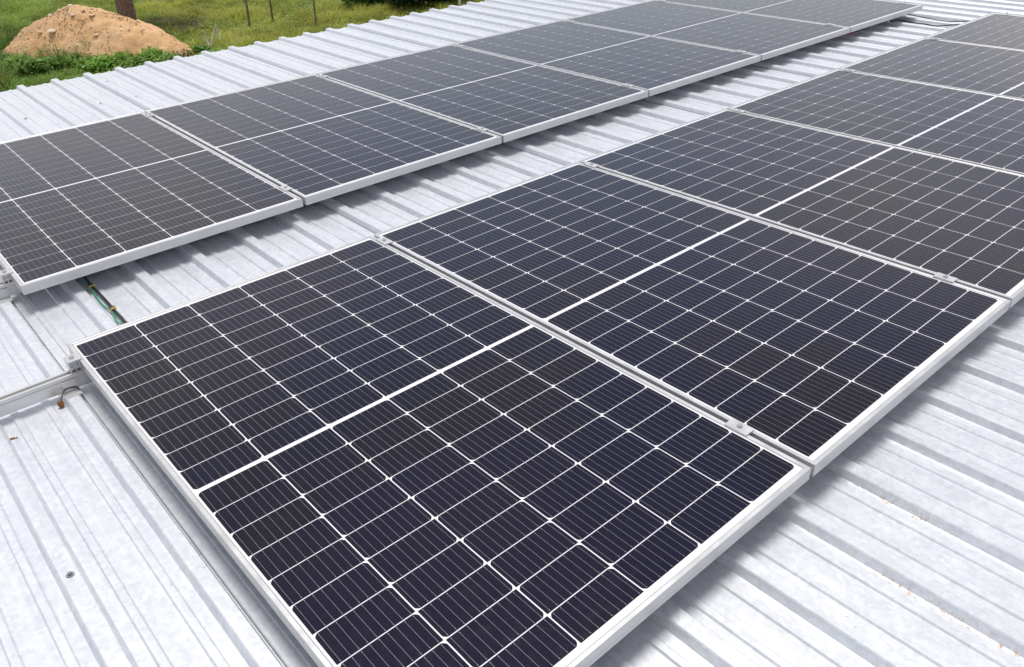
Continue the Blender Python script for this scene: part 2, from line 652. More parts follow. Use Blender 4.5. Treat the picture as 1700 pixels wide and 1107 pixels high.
# purlins and walls under the roof
pb = MB()
for v in (-3.75, -2.97, -2.1, -1.2, -0.3, 0.9, 2.1, 3.3, 4.2):
    b = bend(v)
    me = MB().box(-4.4, 12.9, -v - 0.025, -v + 0.025, FLAT - 0.105 + b, FLAT - 0.004 + b).mesh('purlin', STEEL)
    link('purlin', me, shed)
wb = MB()
for (x0, x1, y0, y1) in ((-4.0, 12.5, 3.30, 3.45), (-4.0, 12.5, -4.1, -3.95), (-4.15, -4.0, -4.1, 3.45), (12.5, 12.65, -4.1, 3.45)):
    top = [(x, y, -0.24 + bend(-y)) for x, y in ((x0, y0), (x1, y0), (x1, y1), (x0, y1))]
    bot = []
    for (x, y, z) in top:
        w = M @ Vector((x, y, z))
        w.z = -0.05
        bot.append(tuple(M.inverted() @ w))
    wb = MB()
    wb.add(bot + top, [(0, 3, 2, 1), (4, 5, 6, 7), (0, 1, 5, 4), (1, 2, 6, 5), (2, 3, 7, 6), (3, 0, 4, 7)])
    link('wall', wb.mesh('wall', CONCRETE), shed)

# ------------------------------------------------------------------ solar panels
CU, CV, GAP = 0.168, 0.0848, 0.0136
OX, OY, FH = 0.0158, 0.0243, 0.033
PITCH = 1.0524
X0, X1 = -OX, 6 * CU + OX
Y0, Y1 = -(20 * CV + GAP + OY), OY          # local y = -v
hw, hh, ch = 0.1650 / 2, 0.0823 / 2, 0.0092
cell_poly = [(-hw, hh), (-hw, -hh + ch), (-hw + 0.0012, -hh + ch * 0.62), (-hw + ch * 0.62, -hh + 0.0012), (-hw + ch, -hh),
             (hw - ch, -hh), (hw - ch * 0.62, -hh + 0.0012), (hw - 0.0012, -hh + ch * 0.62), (hw, -hh + ch), (hw, hh)]
cm = MB()
cm.prism(cell_poly, 0.0, 0.0003)
CELLM = cm.mesh('solar_cell', CELL)          # cut corners on the -y (camera) side

PROF = [(0.0, -FH), (0.0, -0.0235), (0.0005, -0.0230), (0.0005, -0.0220), (0.0, -0.0215), (0.0, -0.0008), (0.0008, 0.0),
        (0.0092, 0.0), (0.0100, -0.0005), (0.0106, -0.0020), (0.0106, -0.0065), (0.0018, -0.0065), (0.0018, -FH + 0.0018),
        (0.026, -FH + 0.0018), (0.026, -FH)]


def frame_bar(side):
    cs = [(X0, Y0), (X1, Y0), (X1, Y1), (X0, Y1)]
    a, b = cs[side], cs[(side + 1) % 4]
    sg = [(1, 1), (-1, 1), (-1, -1), (1, -1)]
    sa, sb = sg[side], sg[(side + 1) % 4]
    e = 0.00015
    ex = (b[0] - a[0], b[1] - a[1])
    L = math.hypot(*ex)
    ex = (ex[0] / L * e, ex[1] / L * e)
    V = [(a[0] + sa[0] * d + ex[0], a[1] + sa[1] * d + ex[1], z) for d, z in PROF] + \
        [(b[0] + sb[0] * d - ex[0], b[1] + sb[1] * d - ex[1], z) for d, z in PROF]
    n = len(PROF)
    F = [(i, n + i, n + (i + 1) % n, (i + 1) % n) for i in range(n)]
    F += [tuple(range(n)), tuple(reversed(range(n, 2 * n)))]
    return mesh_np('frame_bar', V, F, [ALU])


BARS = [frame_bar(i) for i in range(4)]
sb = MB()
for (a0, a1, b0, b1) in ((X0 + .0107, X1 - .0107, Y0 + .0107, Y0 + .0119), (X0 + .0107, X1 - .0107, Y1 - .0119, Y1 - .0107),
                         (X0 + .0107, X0 + .0119, Y0 + .0119, Y1 - .0119), (X1 - .0119, X1 - .0107, Y0 + .0119, Y1 - .0119)):
    sb.box(a0, a1, b0, b1, -0.0030, -0.0019)
SEAL = sb.mesh('seal', simple('grey_sealant', (0.30, 0.30, 0.31), 0.6))
BACKM = MB().box(X0 + 0.0022, X1 - 0.0022, Y0 + 0.0022, Y1 - 0.0022, -0.0062, -0.0024).mesh('backsheet', BACK)
jb = MB()
jb.box(0.46, 0.55, -0.90, -0.83, -0.024, -0.0064)
JBOX = jb.mesh('junction_box', BLACKM)


def make_panel():
    r = bpy.data.objects.new('solar_panel', None)
    COL.objects.link(r)
    for b in BARS:
        link('frame_bar', b, r)
    link('backsheet', BACKM, r)
    link('seal', SEAL, r)
    link('junction_box', JBOX, r)
    for j in range(20):
        for i in range(6):
            v = (j + 0.5) * CV + (GAP if j >= 10 else 0) + (0.0012 if j < 10 else -0.0012)
            near_end = (i % 2 == 0) == (j < 10)      # cut corners towards +v
            o = link('solar_cell', CELLM, r, ((i + 0.5) * CU, -v, -0.00235))
            if not near_end:
                o.rotation_euler.z = math.pi
    return r


def copy_thing(r):
    c = r.copy()
    COL.objects.link(c)
    for ch_ in r.children:
        d = ch_.copy()
        d.parent = c
        COL.objects.link(d)
    return c


proto = make_panel()
ORD = ['first', 'second', 'third', 'fourth', 'fifth', 'sixth']
EXTRA = {('A', 0): 'nearest solar panel, big dark cells, at the lower left end of the near row',
         ('A', 1): 'solar panel second along the near row, behind the big foremost one',
         ('A', 2): 'solar panel third along the near row, cut by the right edge of the picture',
         ('A', 3): 'solar panel fourth along the near row, third from its far end',
         ('A', 4): 'solar panel fifth along the near row, last but one before its far end',
         ('A', 5): 'farthest solar panel of the near row, in the upper right corner',
         ('B', 0): 'solar panel at the left end of the far row, above the green cable',
         ('B', 1): 'solar panel second from the left in the far row',
         ('B', 2): 'solar panel third from the left in the far row',
         ('B', 3): 'solar panel fourth from the left in the far row',
         ('B', 4): 'solar panel fifth from the left in the far row, last but one',
         ('B', 5): 'last solar panel at the far right end of the far row, above loose black wires'}
DVB, DUB = -2.256, -0.001
BT = 0.0106


def row_b(v):       # height of the far row's panel plane over the near row's
    return 0.0134 - BT * (v - DVB - 0.84)


first = True
for row in 'AB':
    for k in range(6):
        p = proto if first else copy_thing(proto)
        first = False
        if row == 'A':
            L_ = Matrix.Translation((k * PITCH, 0, 0))
        else:
            L_ = Matrix.Translation((DUB + k * PITCH, -DVB, row_b(DVB))) @ Matrix.Rotation(BT, 4, 'X')
        j = random.uniform(-1, 1)
        L_ = L_ @ Matrix.Translation((0, 0.0012 * j, 0))
        p.matrix_world = M @ L_
        tag(p, EXTRA[(row, k)], 'solar panel', 'solar panels bolted on the roof')

# ------------------------------------------------------------------ rails with clamps and feet
def rail_mesh(x0, x1):
    w, h = 0.016, 0.0445
    prof = [(-w, -h), (-w, -0.012), (-w + 0.002, -0.0115), (-w + 0.002, -0.0105), (-w, -0.010), (-w, 0), (-0.007, 0), (-0.007, -0.003),
            (-0.010, -0.003), (-0.010, -0.012), (0.010, -0.012), (0.010, -0.003), (0.007, -0.003), (0.007, 0), (w, 0),
            (w, -0.010), (w - 0.002, -0.0105), (w - 0.002, -0.0115), (w, -0.012), (w, -h)]
    n = len(prof)
    V = [(x0, y, z) for y, z in prof] + [(x1, y, z) for y, z in prof]
    F = [(i, (i + 1) % n, n + (i + 1) % n, n + i) for i in range(n)] + [tuple(range(n)), tuple(reversed(range(n, 2 * n)))]
    return mesh_np('mounting_rail', V, F, [RAIL])


def mid_clamp_mesh():
    m = MB()
    m.box(-0.0170, 0.0170, -0.030, 0.030, 0.0005, 0.0038)
    m.box(-0.0045, -0.0020, -0.030, 0.030, -0.030, 0.0005)
    m.box(0.0020, 0.0045, -0.030, 0.030, -0.030, 0.0005)
    return m.mesh('mid_clamp', ALU)


def end_clamp_mesh():
    m = MB()
    m.box(-0.030, 0.0075, -0.021, 0.021, 0.0005, 0.0038)      # lip over the frame and the top
    m.box(-0.0035, -0.0010, -0.021, 0.021, -0.0325, 0.0005)
    m.box(-0.030, -0.0275, -0.021, 0.021, -0.0325, 0.0005)
    m.box(-0.0275, -0.0035, -0.021, 0.021, -0.0175, -0.0150)
    m.box(-0.0165, -0.0140, -0.021, 0.021, -0.0325, -0.0175)
    return m.mesh('end_clamp', ALU)


bm_ = MB()
bm_.cyl(0, 0, 0.0075, 0.0038, 0.0048, 14)
bm_.cyl(0, 0, 0.0062, 0.0048, 0.0100, 12, 0.0008)
CLBOLT = bm_.mesh('bolt', BOLT)
MID, END = mid_clamp_mesh(), end_clamp_mesh()
ft = MB()
ft.box(-0.02, 0.02, -0.0225, -0.0185, -0.0445, -0.012)
ft.box(-0.02, 0.02, -0.055, -0.0185, -0.0475, -0.0445)
FOOT = ft.mesh('foot_bracket', ALU)

for (lab, row, v, x0, x1, zo) in (
        ('upper rail of the near row, its bare left end sticking out beside the foremost panel', 'A', 0.080, -0.95, 6.36, 0.0),
        ('lower rail of the near row, seen only in the gaps between the panels', 'A', 1.543, -0.08, 6.36, 0.0),
        ('upper rail of the far row, under its edge nearest the grass', 'B', -2.175, -0.7, 6.33, 0.0),
        ('lower rail of the far row, its bare end at the left picture edge', 'B', -0.672, -0.7, 6.33, 0.0)):
    z = -FH - 0.0004 + (row_b(v) if row == 'B' else 0)
    r = link('mounting_rail', rail_mesh(x0, x1))
    r.matrix_world = M @ Matrix.Translation((0, -v, z)) @ (Matrix.Rotation(BT, 4, 'X') if row == 'B' else Matrix())
    tag(r, lab, 'rail', 'mounting rails under the panels')
    dv = -0.024 if (row == 'A' and v < 1) else 0.0
    for k in range(5):
        c_ = link('mid_clamp', MID, r, ((k + 1) * PITCH - OX - 0.0064 + (DUB if row == 'B' else 0), -dv, FH + 0.0004))
        link('bolt', CLBOLT, c_)
    c_ = link('end_clamp', END, r, (X0 - 0.0005, -dv * 0.3, FH + 0.0004))
    b_ = link('bolt', CLBOLT, c_, (-0.0135, 0, 0))
    c_ = link('end_clamp', END, r, (X1 + 5 * PITCH + 0.0005, -dv * 0.3, FH + 0.0004))
    c_.rotation_euler.z = math.pi
    b_ = link('bolt', CLBOLT, c_, (-0.0135, 0, 0))
    for k in range(1, 31, 5):
        link('foot_bracket', FOOT, r, (RIB0 + k * RIB + 0.004, 0, 0))

# ------------------------------------------------------------------ cables on the roof
def R3(u, v, z):
    return (u, -v, z + bend(v))


cb = bpy.data.objects.new('cable_bundle', None)
COL.objects.link(cb)
cb.matrix_world = M
tag(cb, 'green and black cables tied together in the gap between the two rows', 'cable')
gp = spline([R3(0.172, -0.80, FLAT + 0.03), R3(0.180, -0.64, FLAT + 0.022), R3(0.184, -0.53, FLAT + 0.014), R3(0.178, -0.46, FLAT + 0.010),
             R3(0.176, -0.38, FLAT + 0.008), R3(0.181, -0.31, FLAT + 0.012), R3(0.172, -0.24, FLAT + 0.009), R3(0.178, -0.19, FLAT + 0.012),
             R3(0.20, -0.02, FLAT + 0.02)], 6)
bp = spline([R3(0.185, -0.80, FLAT + 0.03), R3(0.190, -0.64, FLAT + 0.020), R3(0.188, -0.53, FLAT + 0.015), R3(0.190, -0.46, FLAT + 0.012),
             R3(0.190, -0.38, FLAT + 0.010), R3(0.186, -0.31, FLAT + 0.013), R3(0.187, -0.24, FLAT + 0.012), R3(0.186, -0.19, FLAT + 0.014),
             R3(0.21, -0.02, FLAT + 0.02)], 6)
bp2 = [p + Vector((0.0042, 0.0, 0.0025)) for p in bp]
link('green_cable', MB().tube(gp, 0.0026, 8).mesh('green_cable', GREENM, True), cb)
link('black_cable', MB().tube(bp, 0.0025, 8).mesh('black_cable', BLACKM, True), cb)
link('black_cable', MB().tube(bp2, 0.0023, 8).mesh('black_cable', BLACKM, True), cb)


def tie(u, v, z, mat):
    m = MB()
    n = 14
    pts = []
    for i in range(n + 1):
        a = 2 * math.pi * i / n
        pts.append((u + 0.0082 * math.cos(a), -v, z + 0.0062 * math.sin(a)))
    m.tube(pts, 0.0015, 6)
    m.box(u + 0.006, u + 0.012, -v - 0.002, -v + 0.002, z + 0.004, z + 0.009)
    link('cable_tie', m.mesh('cable_tie', mat, True), cb)


for v0 in (-0.535, -0.315):
    for dvv, mt in ((-0.009, BLACKM), (-0.003, YELLOWM), (0.0045, YELLOWM)):
        v = v0 + dvv
        tie(0.1865, v, FLAT + 0.0135 + bend(v), mt)

wr = bpy.data.objects.new('earth_wire', None)
COL.objects.link(wr)
wr.matrix_world = M
tag(wr, 'short black wire with a rusty brown lug beside the bare rail end', 'wire')
link('wire', MB().tube(spline([(-0.098, -0.130, FLAT + HR + 0.004), (-0.086, -0.112, FLAT + HR + 0.010), (-0.076, -0.103, FLAT + HR + 0.013),
                               (-0.060, -0.1035, FLAT + HR + 0.012), (-0.047, -0.108, FLAT + HR + 0.007), (-0.041, -0.122, FLAT + HR - 0.004)], 5),
                      0.0019, 6).mesh('wire', BLACKM, True), wr)
lg = MB()
lg.cyl(-0.103, -0.128, 0.0062, FLAT + 0.001, FLAT + 0.0215, 9, 0.001)
lg.cyl(-0.103, -0.128, 0.0088, FLAT + 0.0085, FLAT + 0.0165, 11, 0.002)
link('lug', lg.mesh('lug', RUSTM), wr)

bl = MB()
for i in range(3):
    bl.cyl(-0.245 + 0.006 * i, -0.186 - 0.003 * i, 0.0042 - 0.001 * i, FLAT, FLAT + 0.0035, 8, 0.001)
o = link('rust_flake', bl.mesh('rust_flake', RUSTM), mw=M)
tag(o, 'small rust-red flakes lying on the sheet near the left picture edge', 'debris')


def wire(name, pts, rad, mat, lab, grp=None):
    o = link(name, MB().tube(spline(pts, 6), rad, 8).mesh(name, mat, True), mw=M)
    tag(o, lab, 'wire', grp)
    return o


Z = FLAT + 0.004
wire('cable', [R3(5.80, -0.80, Z + 0.05), R3(5.96, -0.60, Z + 0.02), R3(6.03, -0.56, Z + 0.022), R3(6.07, -0.48, Z + 0.008), R3(6.10, -0.40, Z + 0.003),
               R3(6.09, -0.30, Z + 0.003), R3(6.14, -0.18, Z + 0.02), R3(6.15, 0.05, Z + 0.04)], 0.0048, BLACKM,
     'thick black cable curving across the sheets between the far ends of the rows')
wire('cable', [R3(6.22, -0.78, Z + 0.05), R3(6.27, -0.60, Z + HR), R3(6.30, -0.45, Z + 0.004), R3(6.29, -0.30, Z + 0.004), R3(6.30, -0.17, Z + HR),
               R3(6.28, 0.05, Z + 0.04)], 0.0034, BLACKM,
     'thin black cable lying straight across the gap at the far right end')
pts = []
for i in range(12):
    u = 4.95 + i * 0.115
    pts.append(R3(u, -0.575 + 0.012 * math.sin(i * 1.7), -0.050 + 0.010 * math.sin(i * 2.3 + 1)))
wire('cable', pts, 0.0040, BLACKM, 'black cable sagging along below the last panels of the far row')
pts = [R3(5.18 + i * 0.07, -0.582 + 0.008 * math.sin(i * 2.1), -0.062 + 0.008 * math.sin(i * 1.9)) for i in range(6)]
wire('cable', pts, 0.0032, REDM, 'short red cable hanging below the fifth panel of the far row')
for (u, v, z, lab) in ((5.90, -0.585, -0.068, 'small metal plug hanging under the last far-row panel, left one'),
                       (6.13, -0.590, -0.052, 'small metal plug under the very end of the far row, right one')):
    m = MB()
    m.tube([R3(u - 0.022, v, z), R3(u - 0.010, v, z + 0.001), R3(u + 0.010, v, z), R3(u + 0.024, v - 0.004, z - 0.002)],
           [0.005, 0.008, 0.008, 0.004], 8)
    o = link('connector', m.mesh('connector', BOLT, True), mw=M)
    tag(o, lab, 'connector', 'plugs hanging under the far row')

# ------------------------------------------------------------------ vegetation helpers
def noise2(x, y, s, seed=0):
    """cheap smooth noise on arrays"""
    r = np.random.default_rng(seed)
    t = r.random((64, 64))
    X, Y = x * s, y * s
    xi, yi = np.floor(X).astype(int), np.floor(Y).astype(int)
    fx, fy = X - xi, Y - yi
    fx, fy = fx * fx * (3 - 2 * fx), fy * fy * (3 - 2 * fy)
    a = t[xi % 64, yi % 64]
    b = t[(xi + 1) % 64, yi % 64]
    c_ = t[xi % 64, (yi + 1) % 64]
    d = t[(xi + 1) % 64, (yi + 1) % 64]
    return (a * (1 - fx) + b * fx) * (1 - fy) + (c_ * (1 - fx) + d * fx) * fy


# earth heap
HC = np.array([4.27, 15.20])
HE = np.array([0.653, -0.757])
HN = np.array([0.757, 0.653])


def heap_h(x, y):
    dx, dy = x - HC[0], y - HC[1]
    s = dx * HE[0] + dy * HE[1]
    t = dx * HN[0] + dy * HN[1]
    s0 = s + 0.14
    ls = np.where(s0 < 0, 1.64, 2.20)
    lt = np.where(t < 0, 1.05, 1.25)
    s1 = s0 / ls
    t1 = (t + 0.05 * s) / (lt * (1 - 0.25 * np.clip(s1, 0, 1)))
    wob = 0.16 * (noise2(x, y, 1.1, 3) - 0.5)
    r = np.sqrt(s1 ** 2 + t1 ** 2) + wob
    h = np.clip(1 - r, 0, 1)
    h = h ** 0.92
    top = 0.86 * (1 - np.exp(-(h * 1.45))) / (1 - math.exp(-1.45))
    return np.where(h > 0, top * (0.95 + 0.1 * noise2(x, y, 3.0, 5)), -0.03) - 0.01


def ground_tint(x, y, n):
    p = noise2(x, y, 0.55, 11)
    q = noise2(x, y, 2.1, 12)
    # left part deeper green, right part yellower
    w = np.clip((x - 3.2) / 3.6, 0, 1) * 0.75 + 0.35 * p - 0.1
    w = np.clip(w, 0, 1)[:, None]
    g1 = np.array([0.16, 0.28, 0.05])
    g2 = np.array([0.47, 0.50, 0.10])
    c_ = g1 * (1 - w) + g2 * w
    dry = (rng.random(n) < 0.06)[:, None]
    c_ = np.where(dry, np.array([0.50, 0.44, 0.20]), c_)
    k = (0.62 + 0.7 * q + rng.normal(0, 0.15, n))[:, None]
    return np.clip(c_ * k, 0.01, 0.5)


def blades(x, y, z, per, hmin, hmax, width, lean, tint, name, mat, hmul=None):
    """per narrow blades at every x,y: each one a bent strip of two quads"""
    n = len(x)
    X = np.repeat(x, per) + rng.normal(0, 0.022, n * per)
    Y = np.repeat(y, per) + rng.normal(0, 0.022, n * per)
    Zb = np.repeat(z, per)
    C_ = np.repeat(tint, per, axis=0) * (1 + rng.normal(0, 0.14, (n * per, 1)))
    N = n * per
    h = rng.uniform(hmin, hmax, N)
    if hmul is not None:
        h = h * np.repeat(hmul, per)
    a = rng.uniform(0, 2 * np.pi, N)
    ln = rng.uniform(0.2, 1.0, N) * lean * h
    wa = a + np.pi / 2 + rng.normal(0, 0.5, N)
    w = width * rng.uniform(0.6, 1.3, N)
    dx, dy = np.cos(a), np.sin(a)
    wx, wy = np.cos(wa) * w, np.sin(wa) * w
    V = np.zeros((N, 5, 3))
    V[:, 0] = np.stack([X - wx, Y - wy, Zb - 0.01], 1)
    V[:, 1] = np.stack([X + wx, Y + wy, Zb - 0.01], 1)
    V[:, 2] = np.stack([X + dx * ln * .35 + wx * .8, Y + dy * ln * .35 + wy * .8, Zb + h * 0.62], 1)
    V[:, 3] = np.stack([X + dx * ln * .35 - wx * .8, Y + dy * ln * .35 - wy * .8, Zb + h * 0.62], 1)
    V[:, 4] = np.stack([X + dx * ln, Y + dy * ln, Zb + h], 1)
    V = V.reshape(-1, 3)
    b = np.arange(N)[:, None] * 5
    F = np.concatenate([b + np.array([0, 1, 2]), b + np.array([0, 2, 3]), b + np.array([3, 2, 4])], 0)
    col = np.clip(np.repeat(C_, 5, axis=0), 0.005, 0.7)
    return mesh_np(name, V, F, [mat], col=col)


def leaves(P, size, tint, name, mat, flat=0.5):
    """a diamond leaf at every point of P"""
    N = len(P)
    a = rng.uniform(0, 2 * np.pi, N)
    tilt = rng.normal(0, flat, N)
    s = size * rng.uniform(0.6, 1.35, N)
    d = np.stack([np.cos(a), np.sin(a), np.sin(tilt) * 0.9], 1)
    d /= np.linalg.norm(d, axis=1)[:, None]
    up = np.stack([rng.normal(0, flat, N), rng.normal(0, flat, N), np.ones(N)], 1)
    w = np.cross(d, up)
    w /= np.linalg.norm(w, axis=1)[:, None] + 1e-6
    nrm = np.cross(w, d)
    V = np.zeros((N, 5, 3))
    V[:, 0] = P
    V[:, 1] = P + d * (s * 0.45)[:, None] + w * (s * 0.26)[:, None] + nrm * (s * .06)[:, None]
    V[:, 2] = P + d * s[:, None] - nrm * (s * .10)[:, None]
    V[:, 3] = P + d * (s * 0.45)[:, None] - w * (s * 0.26)[:, None] + nrm * (s * .06)[:, None]
    V[:, 4] = P + d * (s * 0.5)[:, None]
    V = V.reshape(-1, 3)
    b = np.arange(N)[:, None] * 5
    F = np.concatenate([b + np.array([0, 1, 4]), b + np.array([1, 2, 4]), b + np.array([2, 3, 4]), b + np.array([3, 0, 4])], 0)
    col = np.clip(np.repeat(tint, 5, axis=0), 0.004, 0.7)
    return mesh_np(name, V, F, [mat], col=col)


# heap surface
ns, nt = 120, 90
S, T = np.meshgrid(np.linspace(-2.2, 2.4, ns), np.linspace(-1.5, 1.6, nt), indexing='ij')
HX = HC[0] + S * HE[0] + T * HN[0]
HY = HC[1] + S * HE[1] + T * HN[1]
HZ = heap_h(HX, HY)
clod = (noise2(HX, HY, 9.0, 21) - 0.5) * 0.075 + (noise2(HX, HY, 22.0, 22) - 0.5) * 0.035 + rng.normal(0, 0.004, HX.shape)
gul = np.clip(noise2(HX + 0.35 * HY, HY * 0.4, 4.0, 23) - 0.62, 0, 1) * -0.16
HZ = np.where(HZ > 0, HZ + (clod + gul) * np.clip(HZ * 5, 0, 1), HZ)
V = np.stack([HX.ravel(), HY.ravel(), HZ.ravel()], 1)
ii = np.arange((ns - 1) * (nt - 1))
i0 = (ii // (nt - 1)) * nt + ii % (nt - 1)
F = np.stack([i0, i0 + 1, i0 + nt + 1, i0 + nt], 1)
hm = mesh_np('earth_heap', V, F, [SAND], smooth=True)
heap = bpy.data.objects.new('earth_heap', None)
COL.objects.link(heap)
tag(heap, 'heap of orange sandy earth with pale stones in the grass', 'earth heap')
link('earth', hm, heap)


def stone_mesh(r, seed):
    rr = random.Random(seed)
    m = MB()
    n = 8
    V = []
    for k, (z, q) in enumerate(((-0.45, 0.65), (0.05, 1.0), (0.5, 0.68))):
        for i in range(n):
            a = 2 * math.pi * (i + 0.3 * k) / n
            j = rr.uniform(0.82, 1.15)
            V.append((r * q * j * math.cos(a) * 1.2, r * q * j * math.sin(a), r * z * 0.8))
    V += [(0, 0, -0.5 * r), (0.1 * r, 0, 0.56 * r)]
    F = []
    for k in range(2):
        F += [(k * n + i, k * n + (i + 1) % n, (k + 1) * n + (i + 1) % n, (k + 1) * n + i) for i in range(n)]
    F += [(24, (i + 1) % n, i) for i in range(n)] + [(25, 16 + i, 16 + (i + 1) % n) for i in range(n)]
    return m.add(V, F).mesh('stone', STONE)


STONES = [stone_mesh(1.0, i) for i in range(4)]


def on_heap(s, t, r):
    x = HC[0] + s * HE[0] + t * HN[0]
    y = HC[1] + s * HE[1] + t * HN[1]
    z = float(heap_h(np.array([x]), np.array([y]))[0])
    o = link('stone', random.choice(STONES), heap, (x, y, max(z, 0) + r * 0.25))
    o.scale = (r, r, r * random.uniform(0.7, 0.95))
    o.rotation_euler = (random.uniform(-.4, .4), random.uniform(-.4, .4), random.uniform(0, 6))


for s, t, r in ((-0.62, -0.55, 0.050), (-0.36, -0.56, 0.070), (-0.95, -0.50, 0.035), (-0.05, -0.28, 0.040), (0.27, -0.20, 0.045), (-0.45, -0.05, 0.04),
                (-0.22, -0.02, 0.05), (-0.62, -0.13, 0.04), (0.45, 0.0, 0.035), (0.75, -0.05, 0.03), (-1.25, -0.3, 0.03), (0.5, -0.55, 0.035),
                (0.2, -0.72, 0.03), (-0.15, -0.8, 0.03), (1.2, -0.1, 0.03), (-0.9, -0.15, 0.03), (0.05, 0.05, 0.03), (0.9, -0.35, 0.03)):
    on_heap(s, t, r)
# small clods and gravel on the heap and round its foot
n = 1500
s = rng.normal(0, 0.85, n)
t = rng.normal(-0.25, 0.45, n)
x = HC[0] + s * HE[0] + t * HN[0]
y = HC[1] + s * HE[1] + t * HN[1]
z = heap_h(x, y)
k = z > 0.0
x, y, z = x[k], y[k], z[k]
q = np.array([(1, 0, 0), (0, 1, 0), (-1, 0, 0), (0, -1, 0), (0, 0, 0.8), (0, 0, -0.8)])
fo = np.array([(0, 1, 4), (1, 2, 4), (2, 3, 4), (3, 0, 4), (1, 0, 5), (2, 1, 5), (3, 2, 5), (0, 3, 5)])
rad = rng.uniform(0.004, 0.017, len(x)) * rng.uniform(0.6, 1.4, len(x))
V = (q[None] * (rad[:, None, None] * rng.uniform(0.6, 1.3, (len(x), 6, 3)))) + np.stack([x, y, z + rad * 0.3], 1)[:, None]
F = (fo[None] + (np.arange(len(x)) * 6)[:, None, None]).reshape(-1, 3)
pal = np.array([(0.55, 0.42, 0.29), (0.42, 0.27, 0.15), (0.30, 0.18, 0.10), (0.62, 0.52, 0.40)])
col = np.repeat(pal[rng.integers(0, 4, len(x))], 6, axis=0)
DIRT = mat_tint('clods', 0.9)
o = link('gravel', mesh_np('gravel', V.reshape(-1, 3), F, [DIRT], col=col), heap)
o['kind'] = 'stuff'

# grass
def scatter(n, x0, x1, y0, y1):
    x = rng.uniform(x0, x1, n)
    y = rng.uniform(y0, y1, n)
    return x, y


x, y = scatter(62000, 1.0, 15.5, 12.4, 24.5)
hz = heap_h(x, y)
mulch = ((x - 6.25) / 0.75) ** 2 + ((y - 16.35) / 0.85) ** 2 + 0.8 * noise2(x, y, 2.5, 31)
mul2 = ((x - 3.7) / 0.45) ** 2 + ((y - 17.3) / 0.4) ** 2 + 0.8 * noise2(x, y, 2.5, 32)
keep = (hz < 0.03) & ((mulch > 1.2) | (rng.random(len(x)) < 0.30)) & ((mul2 > 1.2) | (rng.random(len(x)) < 0.25))
x, y = x[keep], y[keep]
z = np.maximum(heap_h(x, y), 0)
tn = ground_tint(x, y, len(x))
hm_ = 0.55 + 1.9 * np.clip(noise2(x, y, 1.7, 51) - 0.3, 0, 1) + 0.8 * (noise2(x, y, 6.0, 52) > 0.72)
gm = blades(x, y, z, 6, 0.03, 0.11, 0.0060, 1.6, tn, 'grass', GRASS, hm_)
tag(link('grass', gm), 'short yellow-green meadow grass beyond the roof edge', kind='stuff', cat='grass')
x, y = scatter(26000, -14, 34, 6.0, 46)
k = ~((x > 1) & (x < 15.5) & (y > 12.4) & (y < 24.5))
x, y = x[k], y[k]
tn = ground_tint(x, y, len(x))
gm = blades(x, y, np.zeros(len(x)), 4, 0.06, 0.2, 0.012, 0.9, tn, 'grass', GRASS)
tag(link('grass', gm), 'sparser grass further out round the meadow', kind='stuff', cat='grass')

# leafy weeds among the grass
x, y = scatter(52000, 1.0, 15.5, 12.4, 24.5)
pn = noise2(x, y, 1.6, 41)
pm = noise2(x, y, 5.0, 43)
hx = heap_h(x, y)
k = (rng.random(len(x)) < np.clip(pn * 1.5 + pm * 0.5 - 0.45, 0.12, 1)) & (hx < 0.02)
k &= ~((((x - 6.25) / 0.7) ** 2 + ((y - 16.35) / 0.8) ** 2) < 1)
x, y = x[k], y[k]
per = 5
tn = np.repeat(ground_tint(x, y, len(x)) * np.array([[0.80, 0.95, 0.9]]), per, axis=0)
tall = np.repeat(0.035 + 0.10 * np.clip(noise2(x, y, 1.3, 44) - 0.35, 0, 1) * 2 * np.clip((8.5 - x) / 4, 0.3, 1), per)
X = np.repeat(x, per) + rng.normal(0, 0.045, len(x) * per)
Y = np.repeat(y, per) + rng.normal(0, 0.045, len(x) * per)
Zz = 0.01 + np.abs(rng.normal(0, 1, len(X))) * tall
tn = tn * (0.75 + 0.5 * rng.random((len(X), 1)))
lm = leaves(np.stack([X, Y, Zz], 1), 0.045, tn, 'weeds', LEAF, 0.4)
tag(link('weeds', lm), 'low broad-leaved weeds growing through the grass', kind='stuff', cat='weeds')
# taller weeds round the front and the right foot of the heap
s_ = rng.uniform(-1.9, 2.6, 2600)
t_ = -0.75 - 0.35 * rng.random(2600) + rng.normal(0, 0.12, 2600) + np.where(s_ > 0.9, (s_ - 0.9) * 0.45, 0) - np.where(s_ < -0.8, 0.15, 0)
x = HC[0] + s_ * HE[0] + t_ * HN[0]
y = HC[1] + s_ * HE[1] + t_ * HN[1]
zb = np.maximum(heap_h(x, y), 0)
k = (rng.random(len(x)) < np.clip(1.1 - zb * 5, 0.04, 1)) & (noise2(x, y, 3.3, 61) > 0.45)
x, y, zb = x[k], y[k], zb[k]
per = 11
hh_ = np.repeat(rng.uniform(0.05, 0.24, len(x)) * (0.4 + noise2(x, y, 3.0, 62)), per)
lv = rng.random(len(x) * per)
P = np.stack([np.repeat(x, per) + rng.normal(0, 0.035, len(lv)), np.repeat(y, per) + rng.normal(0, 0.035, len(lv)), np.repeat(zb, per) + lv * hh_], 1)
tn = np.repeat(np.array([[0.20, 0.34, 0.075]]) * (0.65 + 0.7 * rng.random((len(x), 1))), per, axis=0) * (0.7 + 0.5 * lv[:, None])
lm = leaves(P, 0.055, tn, 'weeds', LEAF, 0.6)
tag(link('weeds', lm), 'taller fresh green weeds crowding the front foot of the earth heap', kind='stuff', cat='weeds')

